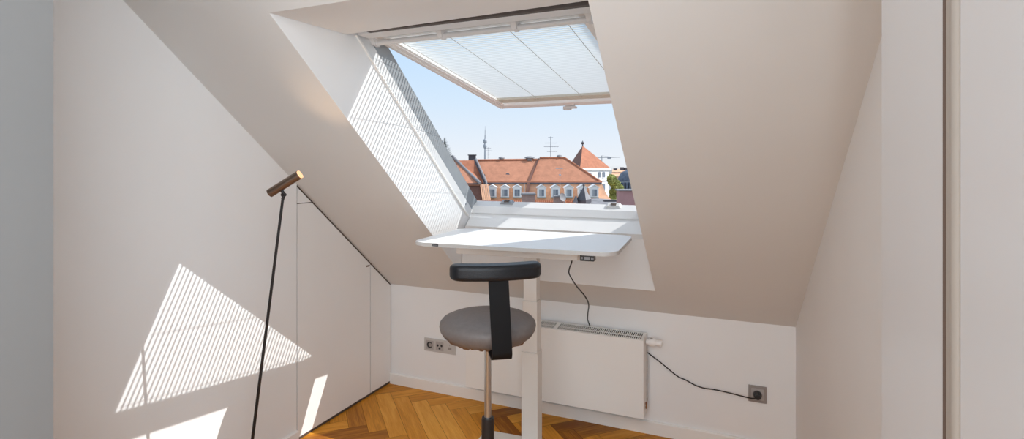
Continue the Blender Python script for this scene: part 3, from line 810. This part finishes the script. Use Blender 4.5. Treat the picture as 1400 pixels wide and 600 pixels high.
solid(bm, [(639.3, 212.3, 63.9), (651.0, 212.3, 63.9), (650.8, 211.2, 63.9), (639.6, 211.2, 63.9)], 1.2)
obj('chimney', bm, M['leadd'], mb)

# neighbour to the left
nb = thing('neighbour_building', 'orange-roofed house left of the dormered building behind the window edge', 'building', far(615, 250, 58))
nb.location.z = GZ; nb['_o'] = list(nb.location)
bm = B()
prism(bm, [far(560, 251, 57), far(655.5, 251, 57), far(619.5, 214, 61), far(560, 214, 61)], (0, 0, -.2))
obj('roof', bm, M['tile'], nb)
bm = B(); prism(bm, [far(657.5, 250, 59.8), far(664, 249.5, 60.4), far(648, 219, 62.6), far(619.5, 219.2, 62.4), far(624, 219.2, 61.6)], (0, 0, -.2)); obj('roof', bm, M['tile2'], nb)
bm = B(); tube(bm, [far(618.5, 213.5, 60.9), far(639, 234, 58.8), far(656.5, 250.4, 56.8)], .17, 8); obj('coping', bm, M['lead'], nb)
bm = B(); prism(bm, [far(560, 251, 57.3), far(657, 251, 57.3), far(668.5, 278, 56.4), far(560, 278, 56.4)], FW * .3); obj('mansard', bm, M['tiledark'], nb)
bm = B(); solid(bm, [(560, 250.4, 56.9), (657, 250.4, 56.9), (657, 252.2, 56.9), (560, 252.2, 56.9)], .3); obj('gutter', bm, M['leadd'], nb)
bm = B()
for k in range(5):
    a = 657.5 + k * 2.3
    prism(bm, [far(a - 1.2, 252, 57.0), far(a + .6, 252, 57.0), far(a + 4.6, 276, 56.0), far(a + 2.6, 276, 56.0)], FW * .25)
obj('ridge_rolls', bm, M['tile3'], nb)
bm = B(); P = far(560, 278, 56.5); Q = far(668, 278, 56.5)
prism(bm, [P, Q, Q + Vector((0, 0, GZ - Q.z)), P + Vector((0, 0, GZ - P.z))], FW * 6); obj('wall', bm, M['render'], nb)

# white tower house with pyramid roof
tw = thing('tower_house', 'white square tower house with pointed orange pyramid roof', 'building', far(806, 260, 72))
tw.location.z = GZ; tw['_o'] = list(tw.location)
ap = far(796.6, 199, 76); cl = far(776, 229.6, 76.5); cf = far(793, 229.6, 70); crr = far(834.5, 229.6, 75); cb = far(815, 228, 82)
bm = B(); poly(bm, [cf, crr, ap]); poly(bm, [crr, cb, ap]); obj('roof', bm, M['tile2'], tw)
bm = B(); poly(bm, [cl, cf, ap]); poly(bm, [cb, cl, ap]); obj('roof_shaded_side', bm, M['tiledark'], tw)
def drop(p, z): return Vector((p.x, p.y, z))
zw = far(800, 229.8, 72).z
il, if_, ir, ib = [p.lerp((cl + crr) / 2, .07) for p in (cl, cf, crr, cb)]
bm = B()
for a, b in ((il, if_), (if_, ir), (ir, ib), (ib, il)):
    poly(bm, [drop(a, zw), drop(b, zw), drop(b, GZ), drop(a, GZ)])
obj('wall', bm, M['render'], tw)
bm = B()
for a, b in ((cl, cf), (cf, crr)):
    prism(bm, [a, b, b - Vector((0, 0, .32)), a - Vector((0, 0, .32))], FW * .25)
obj('cornice', bm, M['dormer'], tw)
bm = B(); lathe(bm, [(0, 0), (.10, 0), (.08, .3), (.22, .42), (.22, .55), (.1, .68), (.03, .8), (0, .95)], ap - Vector((0, 0, .15)), 12); obj('finial', bm, M['leadd'], tw, smooth=True)
def on_face(a, b, t, z): p = a.lerp(b, t); return Vector((p.x, p.y, z))
nf = (if_ - ir).cross(Vector((0, 0, 1))).normalized()
if nf.dot(FW) > 0: nf = -nf
for (t0, t1, py0, py1) in ((.26, .35, 236.5, 244), (.60, .68, 235.5, 243), (.76, .84, 235.5, 243), (.60, .68, 252, 262), (.76, .84, 252, 262)):
    z0 = far(800, py1, 72).z; z1 = far(800, py0, 72).z
    bm = B(); prism(bm, [on_face(if_, ir, t0, z0) + nf * .03, on_face(if_, ir, t1, z0) + nf * .03, on_face(if_, ir, t1, z1) + nf * .03, on_face(if_, ir, t0, z1) + nf * .03], nf * .06)
    wf = obj('window', bm, M['pane'], tw)
    bm = B(); dz = .12
    prism(bm, [on_face(if_, ir, t0 - .015, z0 - dz) + nf * .02, on_face(if_, ir, t1 + .015, z0 - dz) + nf * .02, on_face(if_, ir, t1 + .015, z0) + nf * .02, on_face(if_, ir, t0 - .015, z0) + nf * .02], nf * .2)
    obj('window_ledge', bm, M['dormer'], wf)
bm = B(); z0 = far(800, 247.5, 72).z
prism(bm, [on_face(if_, ir, 0, z0) + nf * .02, on_face(if_, ir, 1, z0) + nf * .02, on_face(if_, ir, 1, z0 + .22) + nf * .02, on_face(if_, ir, 0, z0 + .22) + nf * .02], nf * .12)
obj('string_course', bm, M['dormer'], tw)

# television tower far away
tp = far(663.3, 219, 600); sc_ = 600 / FPX
tv = thing('television_tower', 'slender grey television tower far behind the rooftops', 'tower', tp)
def Zp(py): return (219 - py) * sc_
bm = B(); lathe(bm, [(0, -30), (1.5, -30), (1.15, 0), (.95, Zp(205)), (.9, Zp(196)), (0, Zp(196))], tp, 16); obj('shaft', bm, M['concrete'], tv, smooth=True)
bm = B(); lathe(bm, [(0, Zp(203)), (1.2, Zp(203)), (2.0, Zp(201)), (2.0, Zp(198.5)), (1.3, Zp(197)), (1.2, Zp(196)), (2.2, Zp(194.5)), (2.3, Zp(192.3)), (1.5, Zp(190.5)), (.8, Zp(190)), (0, Zp(190))], tp, 20); obj('pod', bm, M['concrete'], tv, smooth=True)
bm = B(); lathe(bm, [(0, Zp(190)), (.75, Zp(190)), (.6, Zp(184)), (.42, Zp(183.5)), (.35, Zp(177)), (.2, Zp(176.5)), (.12, Zp(172)), (0, Zp(172))], tp, 10); obj('mast', bm, M['concrete'], tv)

def antenna(px, py0, py1, w, bars, label, group='roof aerials', r=.03):
    p = far(px, py0, w); a = thing('roof_antenna', label, 'antenna', p, group)
    bm = B(); tube(bm, [p - Vector((0, 0, .2)), far(px, py1, w)], r, 8); obj('mast', bm, M['metalg'], a)
    for (py, l, rgt) in bars:
        bm = B(); c = far(px, py, w); hl = l / FPX * w
        tube(bm, [c - RT * hl + RT * rgt / FPX * w, c + RT * hl + RT * rgt / FPX * w], r * .8, 6)
        for k in range(6):
            q = c - RT * hl + RT * rgt / FPX * w + RT * (2 * hl * (k + .5) / 6)
            tube(bm, [q - FW * .3 - Vector((0, 0, .05)), q + FW * .3 + Vector((0, 0, .05))], r * .55, 5)
        obj('cross_bar', bm, M['metalg'], a)
    return a
antenna(752.7, 217, 186.5, 63, [(187.8, 3.5, 0), (195.5, 8.5, 1), (200.5, 10, 1), (207, 7, 2)], 'tall many-barred aerial on the orange roof ridge')
antenna(765.6, 253, 229, 50, [(230.3, 5, -1), (239, 1.5, 0)], 'thin aerial with one short bar before the tiled roof among dormers', r=.025)
antenna(667.2, 219, 201, 66, [(202.5, 3, 1), (206, 5, 1), (210.5, 3, 0)], 'small faint aerial just right of the distant tower', r=.02)
cr_ = thing('tower_crane', 'faint tower crane on the skyline right of the pyramid roof', 'crane', far(822.8, 232, 300))
bm = B(); tube(bm, [far(822.8, 232, 300), far(822.8, 212.5, 300)], .22, 6); obj('mast', bm, M['metalg'], cr_)
bm = B(); tube(bm, [far(817, 215.5, 300), far(848, 214.8, 300)], .16, 6); tube(bm, [far(822.8, 212.7, 300), far(838, 214.8, 300)], .06, 5); obj('jib', bm, M['metalg'], cr_)
bm = B(); c = far(833, 216, 300); box(bm, c.x - 1, c.x + 1, c.y - .5, c.y + .5, c.z - .4, c.z + .3); obj('counterweight', bm, M['metalg'], cr_)

# trees
def leafy(name, label, cx, top, bot, w, hw, m, n=1700, seed=1):
    rnd = random.Random(seed); base = far(cx, bot, w); base.z = GZ
    t = thing(name, label, 'tree', base, 'trees among the roofs')
    zt = far(cx, top, w).z; zb = far(cx, bot, w).z; H = zt - zb; R = hw / FPX * w
    bm = B(); tube(bm, [base, Vector((base.x, base.y, zb + H * .5))], [.35, .15], 8); obj('trunk', bm, M['bark'], t)
    bm = B()
    lobes = [(rnd.uniform(-.55, .55) * R, rnd.uniform(-.5, .5) * R, zb + H * rnd.uniform(.15, .8), R * rnd.uniform(.4, .62)) for _ in range(9)]
    for i in range(n):
        lx, ly, lz, lr = rnd.choice(lobes)
        v = Vector((rnd.gauss(0, 1), rnd.gauss(0, 1), rnd.gauss(0, 1))).normalized() * lr * rnd.uniform(.75, 1.05)
        c = Vector((base.x, base.y, 0)) + RT * lx + FW * ly + Vector((0, 0, lz)) + v
        c.z = min(c.z, zt); s = .16 * rnd.uniform(.7, 1.5)
        a = Vector((rnd.gauss(0, 1), rnd.gauss(0, 1), rnd.gauss(0, 1))).normalized(); b = a.orthogonal().normalized()
        bm.faces.new([bm.verts.new(c + a * s), bm.verts.new(c + b * s), bm.verts.new(c - a * s), bm.verts.new(c - b * s)])
    obj('foliage', bm, m, t)
leafy('leafy_tree', 'yellow-green leafy tree beside the white tower house', 841.5, 234, 276, 68, 10.5, M['leaf'], 3000)
ct = far(608, 188, 40); cbz = far(608, 260, 40)
con = thing('conifer_tree', 'dark conifer tip showing past the left window edge', 'tree', Vector((ct.x, ct.y, GZ)), 'trees among the roofs')
bm = B(); tube(bm, [Vector((ct.x, ct.y, GZ)), ct], [.25, .03], 8); obj('trunk', bm, M['bark'], con)
bm = B(); rnd = random.Random(3)
for k in range(46):
    z = ct.z - .05 - k * .085; L = .10 + k * .040
    for j in range(7):
        a = j * 2 * PI / 7 + k * .9; e = Vector((math.cos(a), math.sin(a), .25)) * L * rnd.uniform(.7, 1.1); p = Vector((ct.x, ct.y, z))
        sdv = Vector((-math.sin(a), math.cos(a), 0)) * (.05 + L * .10)
        bm.faces.new([bm.verts.new(p - sdv * .4), bm.verts.new(p + e * .6 - sdv), bm.verts.new(p + e), bm.verts.new(p + e * .6 + sdv), bm.verts.new(p + sdv * .4)])
obj('needles', bm, M['conifer'], con)

# right hand edge: far roofs, slate dome, pink wall
fr = thing('far_house', 'distant red-roofed houses on the skyline at the right window edge', 'building', far(850, 250, 140))
fr.location.z = GZ; fr['_o'] = list(fr.location)
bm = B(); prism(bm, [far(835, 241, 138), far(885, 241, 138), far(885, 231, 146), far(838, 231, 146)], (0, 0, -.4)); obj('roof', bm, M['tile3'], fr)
bm = B(); P = far(835, 241, 139); Q = far(885, 241, 139); prism(bm, [P, Q, drop(Q, GZ), drop(P, GZ)], FW * 8); obj('wall', bm, M['render'], fr)
for px, hgt in ((842, 3), (851, 4.5), (856, 4), (866, 4)):
    bm = B(); solid(bm, [(px - 2, 233, 141), (px + 2, 233, 141), (px + 2, 233 - hgt, 141), (px - 2, 233 - hgt, 141)], 1.5); obj('chimney', bm, M['leadd'], fr)
dh = thing('slate_house', 'grey house with dark slate mansard dome at the right window edge', 'building', far(860, 250, 90))
dh.location.z = GZ; dh['_o'] = list(dh.location)
dc = far(863, 247, 92); rr_ = 18 / FPX * 92
bm = B()
for k in range(8):
    pass
lathe(bm, [(rr_, 0), (rr_ * .98, .5), (rr_ * .86, 1.1), (rr_ * .62, 1.6), (rr_ * .3, 1.85), (0, 1.95)], dc, 24); obj('dome_roof', bm, M['slate'], dh, smooth=True)
bm = B(); tube(bm, [drop(dc, GZ), dc], rr_ * .93, 24); obj('wall', bm, M['curtain'], dh)
for px in (848.5, 852.5, 857, 861.5, 866):
    bm = B(); solid(bm, [(px - 1.0, 259, 89.2), (px + 1.0, 259, 89.2), (px + 1.0, 249.5, 89.2), (px - 1.0, 249.5, 89.2)], 3.0); obj('window', bm, M['slate'], dh)
pk = thing('chimney_stack', 'broad pink rendered chimney stack with grey cap at right', 'chimney', far(861, 279, 30), 'chimneys on nearby roofs')
bm = B(); solid(bm, [(846.5, 282, 30), (876, 282, 30), (876, 261, 30), (846.5, 261, 30)], .8); obj('stack', bm, M['pink'], pk)
bm = B(); solid(bm, [(845.3, 261, 29.9), (877, 261, 29.9), (877, 259.2, 29.9), (845.8, 259.2, 29.9)], 1.0); obj('cap', bm, M['lead'], pk)

# roofs just across the yard
yr = thing('yard_roof', 'low tiled roof ridge and flat grey roofing just beyond the sill', 'roof', far(740, 276, 34))
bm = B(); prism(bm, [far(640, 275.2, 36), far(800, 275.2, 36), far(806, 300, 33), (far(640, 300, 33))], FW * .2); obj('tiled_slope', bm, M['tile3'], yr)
bm = B(); n = 56
for k in range(n):
    a = far(652 + k * 2.65, 275.0, 35.8); b = far(652 + k * 2.65 + 2.1, 274.7, 35.8); tube(bm, [a, b], .075, 7)
obj('ridge_tiles', bm, M['tile2'], yr)
bm = B(); solid(bm, [(800, 280, 34), (852, 280, 34), (848, 274.6, 35), (820, 272.4, 35), (800, 273.6, 35)], 1.0); obj('flat_roof', bm, M['lead'], yr)
bm = B(); solid(bm, [(826, 276, 33), (847, 276, 33), (847, 273.4, 33), (826, 273.8, 33)], .5); obj('parapet', bm, M['leadd'], yr)
bk = thing('chimney_stack', 'brick chimney stack with flat grey cap before the dormers', 'chimney', far(722.7, 280, 32), 'chimneys on nearby roofs')
bm = B(); solid(bm, [(713.5, 282, 32), (731.5, 282, 32), (731.5, 266.3, 32), (713.5, 266.3, 32)], .7); obj('stack', bm, M['brick'], bk)
bm = B(); solid(bm, [(712.2, 266.4, 31.9), (733, 266.4, 31.9), (732.4, 264.4, 31.9), (713.2, 264.4, 31.9)], .9); obj('cap', bm, M['lead'], bk)
bm = B(); tube(bm, [far(717, 264.6, 32.3), far(717, 251, 32.3)], .02, 6); obj('vent_pipe', bm, M['metalg'], bk)
sk = thing('chimney_stack', 'small low brick chimney with grey top beside the dish', 'chimney', far(765, 280, 31), 'chimneys on nearby roofs')
bm = B(); solid(bm, [(757.5, 282, 31), (770, 282, 31), (770, 269.2, 31), (757.5, 269.2, 31)], .6); obj('stack', bm, M['brick'], sk)
bm = B(); solid(bm, [(756.8, 269.4, 30.9), (772, 269.4, 30.9), (771, 266.8, 30.9), (757.6, 267.8, 30.9)], .8); obj('cap', bm, M['lead'], sk)
ds = thing('satellite_dish', 'pale grey satellite dish beside the small chimney', 'satellite dish', far(770, 272, 30.4))
bm = B(); lathe(bm, [(0, 0), (.12, .012), (.2, .035), (.24, .06), (.245, .062), (.2, .03), (.12, .006), (0, -.006)], far(768.5, 269.8, 30.5), 28, -FW + RT * .8 + Vector((0, 0, .35))); obj('dish', bm, M['lead'], ds, smooth=True)
bm = B(); tube(bm, [far(771, 271.5, 30.6), far(771.5, 280, 30.7)], .025, 8); obj('bracket', bm, M['metalg'], ds)
pc = thing('pointed_roof_cap', 'dark grey pyramid roof cap with small knob before the dormers', 'roof', far(797.5, 276, 34))
bm = B(); a = far(798.2, 254.3, 34.5)
b4 = [far(787.5, 273.5, 34.3), far(801, 273.8, 33.6), far(808.5, 272.2, 34.6), far(796, 272, 35.4)]
for i in range(4): poly(bm, [b4[i], b4[(i + 1) % 4], a])
prism(bm, b4, (0, 0, -.9)); obj('cap', bm, M['leadd'], pc)
bm = B(); poly(bm, [b4[1] + Vector((0, 0, .02)) - FW * .02, b4[2] + Vector((0, 0, .02)) - FW * .02, a.lerp(b4[2], .08) - FW * .02, a.lerp(b4[1], .08) - FW * .02]); obj('pale_side', bm, M['lead'], pc)
bm = B(); lathe(bm, [(0, -.05), (.05, -.05), (.05, .02), (.09, .06), (.05, .12), (0, .16)], a, 10); obj('knob', bm, M['leadd'], pc)
bm = B(); solid(bm, [(784, 277, 33.8), (790, 277, 33.8), (788.5, 268, 34.2), (787, 268.5, 34.2)], .3); obj('side_flashing', bm, M['leadd'], pc)

# ------------------------------------------------------------------ light
SUN = Vector((-1, -.46, -.959)).normalized()
sl = bpy.data.lights.new('sun', 'SUN'); sl.energy = 4.3; sl.angle = math.radians(.22); sl.color = (1, .98, .945)
so = bpy.data.objects.new('sun', sl); so.location = (4, 6, 8); so.rotation_euler = SUN.to_track_quat('-Z', 'Y').to_euler(); COL.objects.link(so)

wd = bpy.data.worlds.new('sky'); scene.world = wd; wd.use_nodes = True
nt = wd.node_tree; bg = nt.nodes['Background']
tc = nt.nodes.new('ShaderNodeTexCoord'); sx = nt.nodes.new('ShaderNodeSeparateXYZ'); nt.links.new(tc.outputs['Generated'], sx.inputs[0])
cr = nt.nodes.new('ShaderNodeValToRGB'); e = cr.color_ramp.elements
e[0].position = 0.0; e[0].color = (.42, .38, .34, 1)
e[1].position = 1.0; e[1].color = (.74, .88, 1.08, 1)
for p, c in ((.485, (.48, .46, .43)), (.50, (.86, .90, .95)), (.525, (.79, .875, .975)), (.56, (.68, .83, .99)), (.60, (.585, .78, 1.0)), (.66, (.58, .78, 1.0)), (.78, (.66, .80, .99))):
    k = e.new(p); k.color = (*c, 1)
mp = nt.nodes.new('ShaderNodeMapRange'); mp.inputs['From Min'].default_value = -1; mp.inputs['From Max'].default_value = 1
nt.links.new(sx.outputs['Z'], mp.inputs['Value']); nt.links.new(mp.outputs[0], cr.inputs[0]); nt.links.new(cr.outputs[0], bg.inputs['Color'])
bg.inputs['Strength'].default_value = 1.0

def area(name, loc, target, size, power, col, sy=None):
    l = bpy.data.lights.new(name, 'AREA'); l.shape = 'RECTANGLE'; l.size = size; l.size_y = sy or size; l.energy = power; l.color = col
    o = bpy.data.objects.new(name, l); o.location = loc; o.rotation_euler = (Vector(target) - Vector(loc)).to_track_quat('-Z', 'Y').to_euler(); COL.objects.link(o); return o
area('hall_fill', (-.55, -.6, 2.44), (-.55, -.3, 0), 1.0, 12, (.95, .97, 1))  # added fill overhead behind the camera, no known lamp there
area('rear_fill', (-.55, -1.52, 1.45), (-.6, 2, 1.5), 1.3, 16, (.90, .955, 1), 1.7)  # added fill from the rear, stands for no known window
area('side_fill', (.12, -.36, 1.55), (-.88, -.16, 1.55), 1.05, 43, (.81, .915, 1), 1.7)  # added fill from the right to brighten the left wall, no window there
# the lamp's own warm beam
spt = bpy.data.lights.new('lamp_beam', 'SPOT'); spt.energy = 1.0; spt.color = (1, .62, .32); spt.spot_size = math.radians(70); spt.spot_blend = 1.0; spt.shadow_soft_size = .012
ob = bpy.data.objects.new('lamp_beam', spt); ob.location = h1 + hx * .012; COL.objects.link(ob)
tgt = far(437, 165, 2.05)
ob.rotation_euler = (tgt - ob.location).to_track_quat('-Z', 'Y').to_euler()

scene.view_settings.view_transform = 'Standard'
scene.view_settings.look = 'None'
scene.view_settings.exposure = 0.0
scene.view_settings.gamma = 1.0
scene.cycles.max_bounces = 12
scene.cycles.diffuse_bounces = 8
scene.cycles.transparent_max_bounces = 16
scene.cycles.use_denoising = True
scene.cycles.sample_clamp_indirect = 6.0
for o in scene.objects:
    if '_o' in o: del o['_o']
